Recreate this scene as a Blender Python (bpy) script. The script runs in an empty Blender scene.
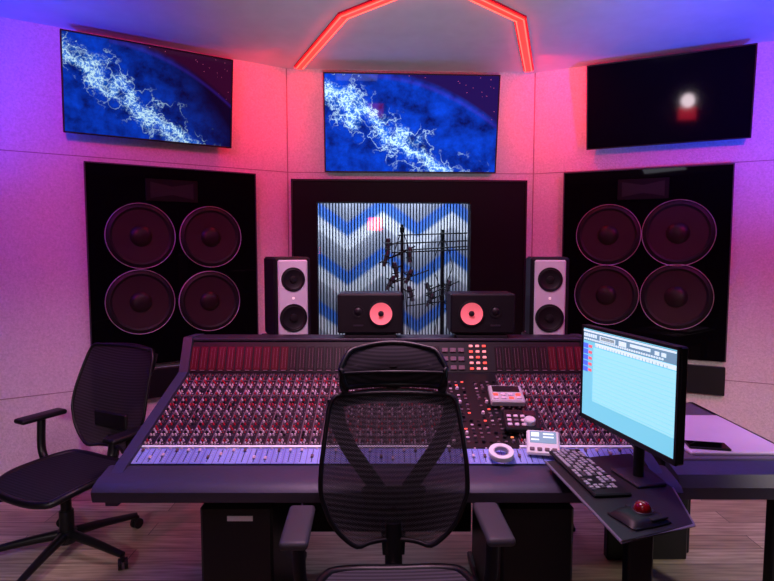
import bpy, bmesh, math, random
from mathutils import Matrix, Vector, Euler
random.seed(7)
PI = math.pi
S = bpy.context.scene
COL = S.collection
S.view_settings.view_transform = 'Standard'
S.view_settings.look = 'None'

# ------------------------------------------------------------------ camera
CAMZ = 1.55; PITCH = math.radians(4.2); F = 560.0
cd = bpy.data.cameras.new('camera'); cam = bpy.data.objects.new('camera', cd); COL.objects.link(cam)
cd.sensor_width = 36; cd.lens = F/774*36; cd.clip_start = .05
cam.location = (0, 0, CAMZ); cam.rotation_euler = (PI/2-PITCH, 0, 0)
S.camera = cam
CAM = Vector((0, 0, CAMZ))

def ray(px, py):
    f = Vector((0, math.cos(PITCH), -math.sin(PITCH))); u = Vector((0, math.sin(PITCH), math.cos(PITCH)))
    return f + u*((290.5-py)/F) + Vector(((px-387)/F, 0, 0))
def hit(px, py, P, n):
    d = ray(px, py); P = Vector(P); n = Vector(n)
    return CAM + d*((P-CAM).dot(n)/d.dot(n))
def at_depth(px, py, Y): return hit(px, py, (0, Y, 0), (0, 1, 0))
def at_z(px, py, z): return hit(px, py, (0, 0, z), (0, 0, 1))

# ------------------------------------------------------------------ materials
def mat(name, col, rough=.5, metal=0, emis=None, es=0, bump=0, bscale=60, spec=.5, coat=0, var=.08, vscale=8):
    m = bpy.data.materials.new(name); m.use_nodes = True
    nt = m.node_tree; b = nt.nodes['Principled BSDF']
    b.inputs['Roughness'].default_value = rough; b.inputs['Metallic'].default_value = metal
    b.inputs['Specular IOR Level'].default_value = spec
    b.inputs['Coat Weight'].default_value = coat
    tc = nt.nodes.new('ShaderNodeTexCoord')
    nz = nt.nodes.new('ShaderNodeTexNoise'); nz.inputs['Scale'].default_value = vscale
    nt.links.new(tc.outputs['Object'], nz.inputs['Vector'])
    mx = nt.nodes.new('ShaderNodeMix'); mx.data_type = 'RGBA'
    mx.inputs[6].default_value = (*[c*(1-var) for c in col], 1); mx.inputs[7].default_value = (*[min(1, c*(1+var)) for c in col], 1)
    nt.links.new(nz.outputs['Fac'], mx.inputs[0]); nt.links.new(mx.outputs[2], b.inputs['Base Color'])
    if emis:
        b.inputs['Emission Color'].default_value = (*emis, 1); b.inputs['Emission Strength'].default_value = es
    if bump:
        n2 = nt.nodes.new('ShaderNodeTexNoise'); n2.inputs['Scale'].default_value = bscale; n2.inputs['Detail'].default_value = 4
        nt.links.new(tc.outputs['Object'], n2.inputs['Vector'])
        bp = nt.nodes.new('ShaderNodeBump'); bp.inputs['Strength'].default_value = bump; bp.inputs['Distance'].default_value = .01
        nt.links.new(n2.outputs['Fac'], bp.inputs['Height']); nt.links.new(bp.outputs[0], b.inputs['Normal'])
    return m
class NT:
    def __init__(s, m): s.m = m; s.t = m.node_tree
    def n(s, typ, **kw):
        x = s.t.nodes.new(typ)
        for k, v in kw.items(): setattr(x, k, v)
        return x
    def l(s, a, b): s.t.links.new(a, b)
    def math(s, op, a, b=None, c=None, clamp=False):
        x = s.n('ShaderNodeMath', operation=op); x.use_clamp = clamp
        for i, v in enumerate((a, b, c)):
            if v is None: continue
            if isinstance(v, (int, float)): x.inputs[i].default_value = v
            else: s.l(v, x.inputs[i])
        return x.outputs[0]
    def mix(s, f, a, b):
        x = s.n('ShaderNodeMix', data_type='RGBA')
        for i, v in ((0, f), (6, a), (7, b)):
            if isinstance(v, (int, float)): x.inputs[i].default_value = v
            elif isinstance(v, tuple): x.inputs[i].default_value = (*v, 1)
            else: s.l(v, x.inputs[i])
        return x.outputs[2]

NC = 44; pitch = 1.96/NC
def wall_mat():
    m = mat('wall_fabric', (.74, .68, .70), .95, spec=.1, var=.05)
    k = NT(m); b = m.node_tree.nodes['Principled BSDF']
    tc = k.n('ShaderNodeTexCoord'); nz = k.n('ShaderNodeTexNoise'); nz.inputs['Scale'].default_value = 70; nz.inputs['Detail'].default_value = 5; nz.inputs['Roughness'].default_value = .7
    k.l(tc.outputs['Object'], nz.inputs['Vector'])
    f = k.math('MULTIPLY_ADD', nz.outputs['Fac'], 2.4, -.7, clamp=True)
    k.l(k.mix(f, (.60, .52, .56), (.84, .74, .80)), b.inputs['Base Color'])
    bp = k.n('ShaderNodeBump'); bp.inputs['Strength'].default_value = .6; bp.inputs['Distance'].default_value = .01
    k.l(nz.outputs['Fac'], bp.inputs['Height']); k.l(bp.outputs[0], b.inputs['Normal'])
    return m
def floor_mat():
    m = mat('floor_planks', (.3, .25, .23), .45, var=.1)
    k = NT(m); b = m.node_tree.nodes['Principled BSDF']
    tc = k.n('ShaderNodeTexCoord')
    br = k.n('ShaderNodeTexBrick'); k.l(tc.outputs['Object'], br.inputs['Vector'])
    br.inputs['Scale'].default_value = 1; br.inputs['Brick Width'].default_value = 1.3; br.inputs['Row Height'].default_value = .14
    br.inputs['Mortar Size'].default_value = .0025
    br.inputs['Color1'].default_value = (.36, .30, .20, 1); br.inputs['Color2'].default_value = (.64, .56, .40, 1); br.inputs['Mortar'].default_value = (.05, .05, .04, 1)
    mp = k.n('ShaderNodeMapping'); mp.inputs['Scale'].default_value = (2, 28, 1); k.l(tc.outputs['Object'], mp.inputs['Vector'])
    nz = k.n('ShaderNodeTexNoise'); nz.inputs['Scale'].default_value = 2; nz.inputs['Detail'].default_value = 6; k.l(mp.outputs[0], nz.inputs['Vector'])
    f = k.math('MULTIPLY_ADD', nz.outputs['Fac'], 2.2, -.5, clamp=True)
    c = k.mix(f, (.16, .12, .08), br.outputs['Color'])
    k.l(c, b.inputs['Base Color'])
    return m
def console_mat():
    m = mat('console_panel', (.10, .085, .10), .5)
    k = NT(m); b = m.node_tree.nodes['Principled BSDF']
    b.inputs['Specular IOR Level'].default_value = .3
    tc = k.n('ShaderNodeTexCoord'); sp = k.n('ShaderNodeSeparateXYZ'); k.l(tc.outputs['Object'], sp.inputs[0])
    fr = k.math('FRACT', k.math('DIVIDE', k.math('ADD', sp.outputs[0], .98+pitch*30), pitch))
    e = k.math('LESS_THAN', fr, .08)
    fy = k.math('LESS_THAN', k.math('FRACT', k.math('DIVIDE', k.math('ADD', sp.outputs[1], 10.0), .13)), .03)
    e2 = k.math('MAXIMUM', e, fy)
    k.l(k.mix(e2, (.015, .009, .015), (.15, .10, .13)), b.inputs['Base Color'])
    return m
def fader_mat():
    m = mat('fader_panel', (.3, .34, .85), .45)
    k = NT(m); b = m.node_tree.nodes['Principled BSDF']
    tc = k.n('ShaderNodeTexCoord'); sp = k.n('ShaderNodeSeparateXYZ'); k.l(tc.outputs['Object'], sp.inputs[0])
    fr = k.math('FRACT', k.math('DIVIDE', k.math('ADD', sp.outputs[0], .98+pitch*30), pitch))
    e = k.math('LESS_THAN', fr, .05)
    blk = k.math('LESS_THAN', k.math('FRACT', k.math('DIVIDE', k.math('ADD', sp.outputs[0], 8.0), pitch*8)), .5)
    c = k.mix(blk, (.27, .34, .80), (.20, .25, .68))
    k.l(k.mix(e, c, (.08, .08, .25)), b.inputs['Base Color'])
    return m
def map_screen(name, strength, dark, haze):
    m = bpy.data.materials.new(name); m.use_nodes = True
    k = NT(m); b = m.node_tree.nodes['Principled BSDF']
    b.inputs['Base Color'].default_value = (.004, .004, .006, 1); b.inputs['Roughness'].default_value = .03
    b.inputs['Specular IOR Level'].default_value = .10
    tc = k.n('ShaderNodeTexCoord'); sp = k.n('ShaderNodeSeparateXYZ'); k.l(tc.outputs['UV'], sp.inputs[0])
    u, v = sp.outputs[0], sp.outputs[1]
    def noise(sc, det, dist=0, sy=1, rough=.55):
        x = k.n('ShaderNodeTexNoise'); x.inputs['Scale'].default_value = sc; x.inputs['Detail'].default_value = det
        x.inputs['Distortion'].default_value = dist; x.inputs['Roughness'].default_value = rough
        mp = k.n('ShaderNodeMapping'); mp.inputs['Scale'].default_value = (1.78, sy, 1); mp.inputs['Location'].default_value = (strength*.37, 0, 0)
        k.l(tc.outputs['UV'], mp.inputs[0]); k.l(mp.outputs[0], x.inputs['Vector']); return x.outputs['Fac']
    line = k.math('ADD', v, k.math('MULTIPLY', u, 1.25))
    off = k.math('ABSOLUTE', k.math('ADD', k.math('SUBTRACT', line, .86), k.math('MULTIPLY', k.math('SUBTRACT', noise(3.0, 6), .5), 1.0)))
    mask = k.math('SUBTRACT', 1, k.math('MULTIPLY', off, 3.0), clamp=True)
    def ridge(sc, thin, det):
        return k.math('SUBTRACT', 1, k.math('MULTIPLY', k.math('ABSOLUTE', k.math('SUBTRACT', noise(sc, det, 0), .5)), thin), clamp=True)
    v1 = ridge(5.0, 60, 5); v2 = ridge(11, 34, 4)
    patch = k.math('MULTIPLY_ADD', noise(38, 5, 0, 1, .7), 10, -5.1, clamp=True)
    m2 = k.math('SUBTRACT', 1, k.math('MULTIPLY', off, 6), clamp=True)
    m3 = k.math('SUBTRACT', 1, k.math('MULTIPLY', off, 14), clamp=True)
    core = k.math('MULTIPLY', k.math('MULTIPLY', mask, v1), 1.0)
    core = k.math('ADD', core, k.math('MULTIPLY', k.math('MULTIPLY', m2, v2), .9))
    core = k.math('ADD', core, k.math('MULTIPLY', m3, k.math('ADD', patch, .15)))
    core = k.math('ADD', core, k.math('MULTIPLY', k.math('MULTIPLY', m2, patch), .7), clamp=True)
    n2 = noise(5, 9, .1, 1, .62)
    base = k.mix(k.math('MULTIPLY_ADD', n2, 2.6, -.85, clamp=True), (.0, .004, .09), (.001, .055, .68))
    shade = k.math('MULTIPLY_ADD', k.math('ADD', k.math('MULTIPLY', u, 1.3), k.math('MULTIPLY', v, .5)), -dark, 1.0+dark*.75, clamp=True)
    base = k.mix(shade, (.002, .001, .018), base)
    base = k.mix(k.math('MULTIPLY', k.math('POWER', m2, 1.5), .7), base, (.01, .22, 1.0))
    arc = k.math('SUBTRACT', v, k.math('SUBTRACT', .98, k.math('MULTIPLY', k.math('POWER', k.math('SUBTRACT', u, .25), 2), .9)))
    sky = k.math('MULTIPLY', k.math('MULTIPLY', arc, 14, clamp=True), k.math('GREATER_THAN', u, .25), clamp=True)
    rim = k.math('SUBTRACT', 1, k.math('MULTIPLY', k.math('ABSOLUTE', arc), 30), clamp=True)
    base = k.mix(sky, base, haze)
    base = k.mix(k.math('MULTIPLY', k.math('MULTIPLY', rim, .25), k.math('GREATER_THAN', u, .25)), base, (.06, .02, .45))
    vo = k.n('ShaderNodeTexVoronoi'); vo.inputs['Scale'].default_value = 30; k.l(tc.outputs['UV'], vo.inputs['Vector'])
    star = k.math('MULTIPLY', k.math('LESS_THAN', vo.outputs['Distance'], .08), sky)
    base = k.mix(star, base, (.7, .12, .3))
    col = k.mix(core, base, (.60, .88, 1.0))
    k.l(col, b.inputs['Emission Color']); b.inputs['Emission Strength'].default_value = strength
    return m
def slat_mat():
    m = mat('slat_paint', (.8, .8, .85), .5)
    k = NT(m); b = m.node_tree.nodes['Principled BSDF']
    tc = k.n('ShaderNodeTexCoord'); sp = k.n('ShaderNodeSeparateXYZ'); k.l(tc.outputs['Object'], sp.inputs[0])
    tri = k.math('PINGPONG', k.math('ADD', sp.outputs[0], .0), .40)
    val = k.math('FRACT', k.math('DIVIDE', k.math('ADD', k.math('ADD', sp.outputs[2], k.math('MULTIPLY', tri, .70)), 5), .56))
    r = k.n('ShaderNodeValToRGB'); k.l(val, r.inputs[0]); e = r.color_ramp.elements
    e[0].position = 0; e[0].color = (.38, .40, .48, 1); e[1].position = 1; e[1].color = (.34, .36, .44, 1)
    for p, c in ((.14, (.46, .48, .55, 1)), (.20, (.82, .84, .88, 1)), (.42, (.74, .77, .85, 1)), (.50, (.08, .22, .62, 1)), (.70, (.05, .17, .66, 1)), (.78, (.26, .29, .38, 1))):
        x = e.new(p); x.color = c
    k.l(r.outputs[0], b.inputs['Base Color'])
    return m
def glass_mat():
    m = bpy.data.materials.new('window_glass'); m.use_nodes = True; k = NT(m); nt = m.node_tree; nt.nodes.clear()
    o = k.n('ShaderNodeOutputMaterial'); t = k.n('ShaderNodeBsdfTransparent'); g = k.n('ShaderNodeBsdfGlossy'); g.inputs['Roughness'].default_value = .02
    mx = k.n('ShaderNodeMixShader'); mx.inputs[0].default_value = .07
    k.l(t.outputs[0], mx.inputs[1]); k.l(g.outputs[0], mx.inputs[2]); k.l(mx.outputs[0], o.inputs[0]); return m
def mesh_mat(name, col, trans):
    m = bpy.data.materials.new(name); m.use_nodes = True; k = NT(m); nt = m.node_tree
    b = nt.nodes['Principled BSDF']; o = nt.nodes['Material Output']
    b.inputs['Roughness'].default_value = .75; b.inputs['Specular IOR Level'].default_value = .2
    tc = k.n('ShaderNodeTexCoord'); sp = k.n('ShaderNodeSeparateXYZ'); k.l(tc.outputs['Object'], sp.inputs[0])
    rib = k.math('MULTIPLY_ADD', k.math('SINE', k.math('MULTIPLY', k.math('ADD', sp.outputs[2], sp.outputs[1]), 330)), .5, .5)
    k.l(k.mix(rib, tuple(c*.55 for c in col), tuple(c*1.5 for c in col)), b.inputs['Base Color'])
    w = k.math('SINE', k.math('MULTIPLY', sp.outputs[2], 900)); w2 = k.math('SINE', k.math('MULTIPLY', sp.outputs[0], 700))
    f = k.math('MULTIPLY_ADD', k.math('MULTIPLY', w, w2), trans*.8, trans, clamp=True)
    t = k.n('ShaderNodeBsdfTransparent'); mx = k.n('ShaderNodeMixShader')
    k.l(f, mx.inputs[0]); k.l(b.outputs[0], mx.inputs[1]); k.l(t.outputs[0], mx.inputs[2]); k.l(mx.outputs[0], o.inputs[0]); return m

M = {}
M['wall'] = wall_mat(); M['floor'] = floor_mat(); M['console'] = console_mat(); M['slat'] = slat_mat(); M['glass'] = glass_mat()
M['ceil'] = mat('ceiling_paint', (.72, .76, .80), .9, bump=.05)
M['seam'] = mat('seam_shadow', (.34, .22, .27), .9)
M['dark'] = mat('dark_room', (.012, .010, .016), .9, spec=.1)
M['gloss'] = mat('black_lacquer', (.002, .002, .003), .03, spec=.10)
M['winframe'] = mat('window_frame_black', (.003, .003, .004), .55, spec=.12)
M['black'] = mat('black_plastic', (.006, .006, .008), .45, spec=.3)
M['satin'] = mat('black_satin', (.012, .012, .016), .5, bump=.03, spec=.35)
M['charcoal'] = mat('charcoal_metal', (.024, .020, .034), .45, .1)
M['micm'] = mat('microphone_metal', (.14, .14, .17), .3, .7)
M['arm'] = mat('console_armrest_vinyl', (.036, .034, .070), .45, bump=.08, spec=.5)
M['ring'] = mat('satin_silver', (.66, .64, .68), .4, .1)
M['cone'] = mat('woofer_cone', (.024, .009, .013), .6, var=.15, spec=.25)
M['cone2'] = mat('black_cone', (.007, .006, .008), .5, spec=.25)
M['cap'] = mat('dust_cap', (.016, .008, .010), .4, spec=.25)
M['silver'] = mat('silver_baffle', (.60, .62, .68), .4, .1)
M['cone_redlit'] = mat('pale_cone_painted_redlight', (.9, .30, .30), .6, emis=(1, .10, .10), es=.30)  # red light on the pale cone is put into its colour and glow
M['white'] = mat('white_plastic', (.8, .8, .82), .5)
M['grey'] = mat('grey_plastic', (.45, .42, .46), .5)
M['pad'] = mat('arm_pad_rubber', (.038, .038, .048), .55)
M['frame'] = mat('chair_frame', (.004, .004, .006), .4, spec=.35)
M['mesh'] = mesh_mat('chair_mesh', (.042, .040, .048), .18)
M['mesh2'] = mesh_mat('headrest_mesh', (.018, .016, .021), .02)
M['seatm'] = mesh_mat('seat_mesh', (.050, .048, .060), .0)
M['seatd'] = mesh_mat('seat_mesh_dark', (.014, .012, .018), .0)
M['kred'] = mat('knob_red', (.50, .012, .04), .55, spec=.3)
M['kwhite'] = mat('knob_white', (.72, .55, .64), .5, spec=.3)
M['kgrey'] = mat('knob_grey', (.16, .10, .13), .5, spec=.3)
M['kblack'] = mat('knob_black', (.010, .008, .012), .5, spec=.3)
M['fpanel'] = fader_mat()
M['scribble'] = mat('scribble_strip', (.85, .90, 1.0), .6, emis=(.5, .6, 1), es=.08)
M['mark'] = mat('printed_marks', (.55, .60, .95), .6)
M['meter'] = mat('meter_window_red_sheen', (.025, .003, .006), .25, emis=(.9, .01, .06), es=.055)  # dim glow stands in for red reflections on the end meters
M['meterg'] = mat('meter_window_dark', (.012, .006, .009), .25, emis=(.6, .03, .08), es=.008)
M['lred'] = mat('lit_button_red', (.8, .1, .08), .4, emis=(1, .10, .06), es=.8)
M['lorange'] = mat('lit_button_orange', (.9, .3, .1), .4, emis=(1, .28, .12), es=.7)
M['lpink'] = mat('lit_button_pink', (.9, .4, .4), .4, emis=(1, .32, .30), es=.6)
M['lwhite'] = mat('lit_button_white', (.9, .8, .8), .4, emis=(1, .7, .7), es=.5)
M['led'] = mat('led_red', (.9, .02, .01), .5, emis=(1, .004, .003), es=16)
M['ledline'] = mat('led_core', (1, .3, .2), .5, emis=(1, .09, .06), es=2.6)
M['tvA'] = map_screen('tv_map_left', .95, 1.5, (.030, .002, .022)); M['tvB'] = map_screen('tv_map_centre', 1.35, .15, (.012, .004, .07))
M['tvoff'] = mat('tv_off_glass', (.003, .002, .005), .05, spec=.28)
M['scr'] = mat('screen_cyan', (.1, .3, .35), .3, emis=(.18, .58, .76), es=1.0, var=0)
M['scr2'] = mat('screen_pale', (.1, .3, .35), .3, emis=(.36, .75, .90), es=1.0, var=0)
M['scr3'] = mat('screen_slate', (.1, .1, .15), .3, emis=(.14, .28, .42), es=1.0, var=0)
M['scr4'] = mat('screen_white', (.5, .5, .5), .3, emis=(.60, .80, .90), es=1.0, var=0)
M['scr5'] = mat('screen_red', (.5, .1, .1), .3, emis=(.8, .12, .2), es=1.0, var=0)
M['scr6'] = mat('screen_blue', (.1, .1, .5), .3, emis=(.06, .16, .8), es=1.0, var=0)
M['ball'] = mat('trackball_red', (.16, .002, .007), .12, coat=.5)
M['key'] = mat('keycap', (.06, .06, .07), .5)
M['legend'] = mat('keycap_light', (.34, .34, .40), .5)
M['edge'] = mat('shelf_edge', (.16, .15, .20), .4)
M['wing'] = mat('wing_top', (.10, .08, .14), .35)
M['lav'] = mat('lavender_pad', (.65, .50, .82), .3)
M['wood'] = mat('under_desk', (.008, .007, .009), .7)
M['side'] = mat('plum_side_fabric', (.010, .006, .010), .95, spec=.05)
M['lampw'] = mat('lamp_white', (1, 1, 1), .5, emis=(1, .80, .88), es=36)
M['lampr'] = mat('lamp_red', (1, .1, .1), .5, emis=(1, .02, .05), es=11)

# ------------------------------------------------------------------ mesh helpers
I4 = Matrix.Identity(4)
def B(): return bmesh.new()
def T(x=0, y=0, z=0): return Matrix.Translation((x, y, z))
def RX(a): return Matrix.Rotation(a, 4, 'X')
def RY(a): return Matrix.Rotation(a, 4, 'Y')
def RZ(a): return Matrix.Rotation(a, 4, 'Z')
FRONT = RX(PI/2)        # lathe axis z -> -y
def merge(bm, t, m):
    bmesh.ops.transform(t, matrix=m, verts=t.verts)
    me = bpy.data.meshes.new('tmp'); t.to_mesh(me); t.free(); bm.from_mesh(me); bpy.data.meshes.remove(me)
def box(bm, c, s, r=0, m=I4, seg=1):
    t = bmesh.new(); bmesh.ops.create_cube(t, size=1)
    bmesh.ops.scale(t, vec=s, verts=t.verts)
    if r: bmesh.ops.bevel(t, geom=t.edges[:], offset=r, segments=seg, affect='EDGES', profile=.5)
    merge(bm, t, m @ T(*c))
def lathe(bm, prof, m=I4, seg=24):
    t = bmesh.new(); rings = []
    for r, h in prof:
        if r < 1e-6: rings.append([t.verts.new((0, 0, h))])
        else: rings.append([t.verts.new((r*math.cos(2*PI*i/seg), r*math.sin(2*PI*i/seg), h)) for i in range(seg)])
    for a, b in zip(rings, rings[1:]):
        for i in range(seg):
            j = (i+1) % seg
            if len(a) == 1 and len(b) == 1: continue
            if len(a) == 1: t.faces.new((a[0], b[i], b[j]))
            elif len(b) == 1: t.faces.new((a[i], a[j], b[0]))
            else: t.faces.new((a[i], a[j], b[j], b[i]))
    bmesh.ops.recalc_face_normals(t, faces=t.faces); merge(bm, t, m)
def cyl(bm, c, r, h, m=I4, seg=20, bev=None):
    e = bev if bev is not None else min(r, h)*.12
    lathe(bm, [(0, -h/2), (r-e, -h/2), (r, -h/2+e), (r, h/2-e), (r-e, h/2), (0, h/2)], m @ T(*c), seg)
def smooth_path(pts, n=6, closed=False):
    P = [Vector(p) for p in pts]; out = []; N = len(P)
    rng = range(N) if closed else range(N-1)
    for i in rng:
        p0 = P[(i-1) % N] if closed or i > 0 else P[0]; p1 = P[i]; p2 = P[(i+1) % N]; p3 = P[(i+2) % N] if closed or i+2 < N else P[-1]
        for k in range(n):
            s = k/n
            out.append(.5*((2*p1)+(-p0+p2)*s+(2*p0-5*p1+4*p2-p3)*s*s+(-p0+3*p1-3*p2+p3)*s**3))
    if not closed: out.append(P[-1])
    return out
def tube(bm, pts, r, seg=12, m=I4, n=6, closed=False, flat=1, r2=None, up=None):
    P = smooth_path(pts, n, closed) if n else [Vector(p) for p in pts]
    t = bmesh.new(); rings = []; N = len(P); ref = None
    for i, p in enumerate(P):
        d = (P[(i+1) % N]-P[i-1]) if closed else (P[min(i+1, N-1)]-P[max(i-1, 0)])
        d.normalize()
        if ref is None: ref = Vector(up) if up else (Vector((0, 1, 0)) if abs(d.y) < .9 else Vector((1, 0, 0)))
        if up: ref = Vector(up)
        a = (ref-d*ref.dot(d)).normalized(); b = d.cross(a); ref = a
        rr = r if r2 is None else r+(r2-r)*i/(N-1)
        rings.append([t.verts.new(p+a*(rr*flat*math.cos(2*PI*k/seg))+b*(rr*math.sin(2*PI*k/seg))) for k in range(seg)])
    prs = list(zip(rings, rings[1:]))+([(rings[-1], rings[0])] if closed else [])
    for A, Bq in prs:
        for k in range(seg): t.faces.new((A[k], A[(k+1) % seg], Bq[(k+1) % seg], Bq[k]))
    if not closed: t.faces.new(rings[0][::-1]); t.faces.new(rings[-1])
    bmesh.ops.recalc_face_normals(t, faces=t.faces); merge(bm, t, m)
def prism(bm, prof, x0, x1, m=I4):          # profile in (y,z), extruded along x
    t = bmesh.new()
    a = [t.verts.new((x0, y, z)) for y, z in prof]; b = [t.verts.new((x1, y, z)) for y, z in prof]; n = len(prof)
    t.faces.new(a); t.faces.new(b[::-1])
    for i in range(n): t.faces.new((a[i], b[i], b[(i+1) % n], a[(i+1) % n]))
    bmesh.ops.recalc_face_normals(t, faces=t.faces); merge(bm, t, m)
def grid(bm, fn, nu, nv, th=0, m=I4):
    t = bmesh.new(); V = [[t.verts.new(fn(i/nu, j/nv)) for i in range(nu+1)] for j in range(nv+1)]
    for j in range(nv):
        for i in range(nu): t.faces.new((V[j][i], V[j][i+1], V[j+1][i+1], V[j+1][i]))
    if th:
        bmesh.ops.recalc_face_normals(t, faces=t.faces); bmesh.ops.solidify(t, geom=t.faces[:], thickness=th)
    merge(bm, t, m)
def screen_quad(bm, w, h, y):
    uv = bm.loops.layers.uv.verify()
    vs = [bm.verts.new(p) for p in ((-w/2, y, -h/2), (w/2, y, -h/2), (w/2, y, h/2), (-w/2, y, h/2))]
    f = bm.faces.new(vs)
    for l, c in zip(f.loops, ((0, 0), (1, 0), (1, 1), (0, 1))): l[uv].uv = c

RM = {}
def mk(name, bm, m, parent=None, world=False, smooth=True, **props):
    if world and parent is not None:
        bmesh.ops.transform(bm, matrix=RM[parent.name].inverted(), verts=bm.verts)
    me = bpy.data.meshes.new(name); bm.to_mesh(me); bm.free(); me.materials.append(M[m])
    if smooth:
        for p in me.polygons: p.use_smooth = True
        try: me.set_sharp_from_angle(angle=math.radians(34))
        except Exception: pass
    o = bpy.data.objects.new(name, me); COL.objects.link(o)
    if parent is not None: o.parent = parent
    for k, v in props.items(): o[k] = v
    return o
def root(name, loc, label, cat, rot=(0, 0, 0), group=None):
    o = bpy.data.objects.new(name, None); COL.objects.link(o); o.empty_display_size = .1
    o.location = loc; o.rotation_euler = rot; o['label'] = label; o['category'] = cat
    if group: o['group'] = group
    RM[o.name] = Matrix.Translation(loc) @ Euler(rot).to_matrix().to_4x4()
    return o
def struct(name, bm, m, **k):
    o = mk(name, bm, m, smooth=False, **k); o['kind'] = 'structure'; return o

# ------------------------------------------------------------------ room
CEIL = 2.92
A = Vector((-.762, 4.37, 0)); BB = Vector((1.15, 4.47, 0))
TL = math.atan2(.99, 1.578); TF = math.atan2(.10, 1.912); TR = math.atan2(-.70, 1.45)
class Wall:
    def __init__(s, O, th):
        s.O = O; s.th = th; s.u = Vector((math.cos(th), math.sin(th), 0)); s.n = Vector((math.sin(th), -math.cos(th), 0))
        s.m = Matrix.Translation(O) @ RZ(th)
    def uv(s, px, py, off=0):
        p = hit(px, py, s.O+s.n*off, s.n); return (p-s.O).dot(s.u), p.z
    def pt(s, u, z, off=0): return s.O+s.u*u+s.n*off+Vector((0, 0, z))
WL = Wall(A, TL); WF = Wall(A, TF); WR = Wall(BB, TR)
LFw = (BB-A).length
b = B(); box(b, (.1, 1.5, -.05), (7.2, 9.5, .1)); struct('floor', b, 'floor')
b = B(); box(b, (.1, 1.5, CEIL+.05), (7.2, 9.5, .1)); struct('ceiling', b, 'ceil')
b = B(); box(b, (-1.28, .06, CEIL/2), (2.56, .12, CEIL), m=WL.m); struct('wall_left', b, 'wall')
b = B(); box(b, (1.12, .06, CEIL/2), (2.24, .12, CEIL), m=WR.m); struct('wall_right', b, 'wall')
eL = WL.pt(-2.55, 0); eR = WR.pt(2.2, 0)
b = B(); box(b, (eL.x-.06, (eL.y-2.6)/2, CEIL/2), (.12, eL.y+2.6, CEIL)); struct('wall_left_side', b, 'side')
b = B(); box(b, (eR.x+.06, (eR.y-2.6)/2, CEIL/2), (.12, eR.y+2.6, CEIL)); struct('wall_right_side', b, 'side')
b = B(); box(b, (.1, -2.66, CEIL/2), (6.3, .12, CEIL)); struct('wall_back', b, 'dark')
u0, zt = WF.uv(316, 201); u1, _ = WF.uv(471, 201); zb = .82
b = B()
box(b, (u0/2, .06, CEIL/2), (u0, .12, CEIL), m=WF.m)
box(b, ((u1+LFw)/2, .06, CEIL/2), (LFw-u1, .12, CEIL), m=WF.m)
box(b, ((u0+u1)/2, .06, (zt+CEIL)/2), (u1-u0, .12, CEIL-zt), m=WF.m)
box(b, ((u0+u1)/2, .06, zb/2), (u1-u0, .12, zb), m=WF.m)
struct('wall_front', b, 'wall')
s0, st = WF.uv(291, 179, .05); s1, _ = WF.uv(527, 179, .05); sb = .72
b = B(); d = .05
for (a0, a1, c0, c1) in ((s0, u0, sb, st), (u1, s1, sb, st), (u0, u1, zt, st), (u0, u1, sb, zb)):
    box(b, ((a0+a1)/2, -d/2, (c0+c1)/2), (a1-a0, d, c1-c0), m=WF.m)
for (a0, a1, c0, c1) in ((u0-.012, u0+.012, zb, zt), (u1-.012, u1+.012, zb, zt), (u0, u1, zt-.012, zt+.012), (u0, u1, zb-.012, zb+.012)):
    box(b, ((a0+a1)/2, -.0, (c0+c1)/2), (a1-a0, .13, c1-c0), m=WF.m)
wf = struct('window_1', b, 'winframe')
b = B(); box(b, ((u0+u1)/2, .03, (zb+zt)/2), (u1-u0-.02, .008, zt-zb-.02), m=WF.m); mk('window_glass', b, 'glass', wf)
b = B()
e = .012
for (a0, a1, c0, c1) in ((s0, s0+e, sb, st), (s1-e, s1, sb, st), (s0, s1, st-e, st)):
    box(b, ((a0+a1)/2, -d-.006, (c0+c1)/2), (a1-a0, .014, c1-c0), m=WF.m)
mk('window_trim', b, 'black', wf, smooth=False)
def seam(i, W, u_a, z_a, u_b, z_b, w=.005):
    bq = B(); L = math.hypot(u_b-u_a, z_b-z_a); an = math.atan2(z_b-z_a, u_b-u_a)
    box(bq, (0, 0, 0), (L, .004, w), m=W.m @ T((u_a+u_b)/2, -.001, (z_a+z_b)/2) @ RY(-an)); struct('trim_%d' % i, bq, 'seam')
zs = WL.uv(170, 166)[1]
seam(1, WL, -2.5, zs+.02, 0, zs+.02); seam(2, WF, 0, zs+.02, LFw, zs+.02); seam(3, WR, 0, zs+.02, 2.15, zs+.02)
zl = WL.uv(40, 395)[1]
seam(4, WL, -2.5, zl, 0, zl); seam(5, WR, 0, zl, 2.15, zl)
seam(6, WL, -.004, .05, -.004, CEIL, .008); seam(7, WR, .004, .05, .004, CEIL, .008)
for i, (W, a, c) in enumerate(((WL, -2.5, 0), (WR, 0, 2.15), (WF, 0, LFw))):
    b = B(); box(b, ((a+c)/2, -.008, .02), (c-a, .016, .04), m=W.m); struct('baseboard_'+('left', 'right', 'front')[i], b, 'dark')

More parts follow.
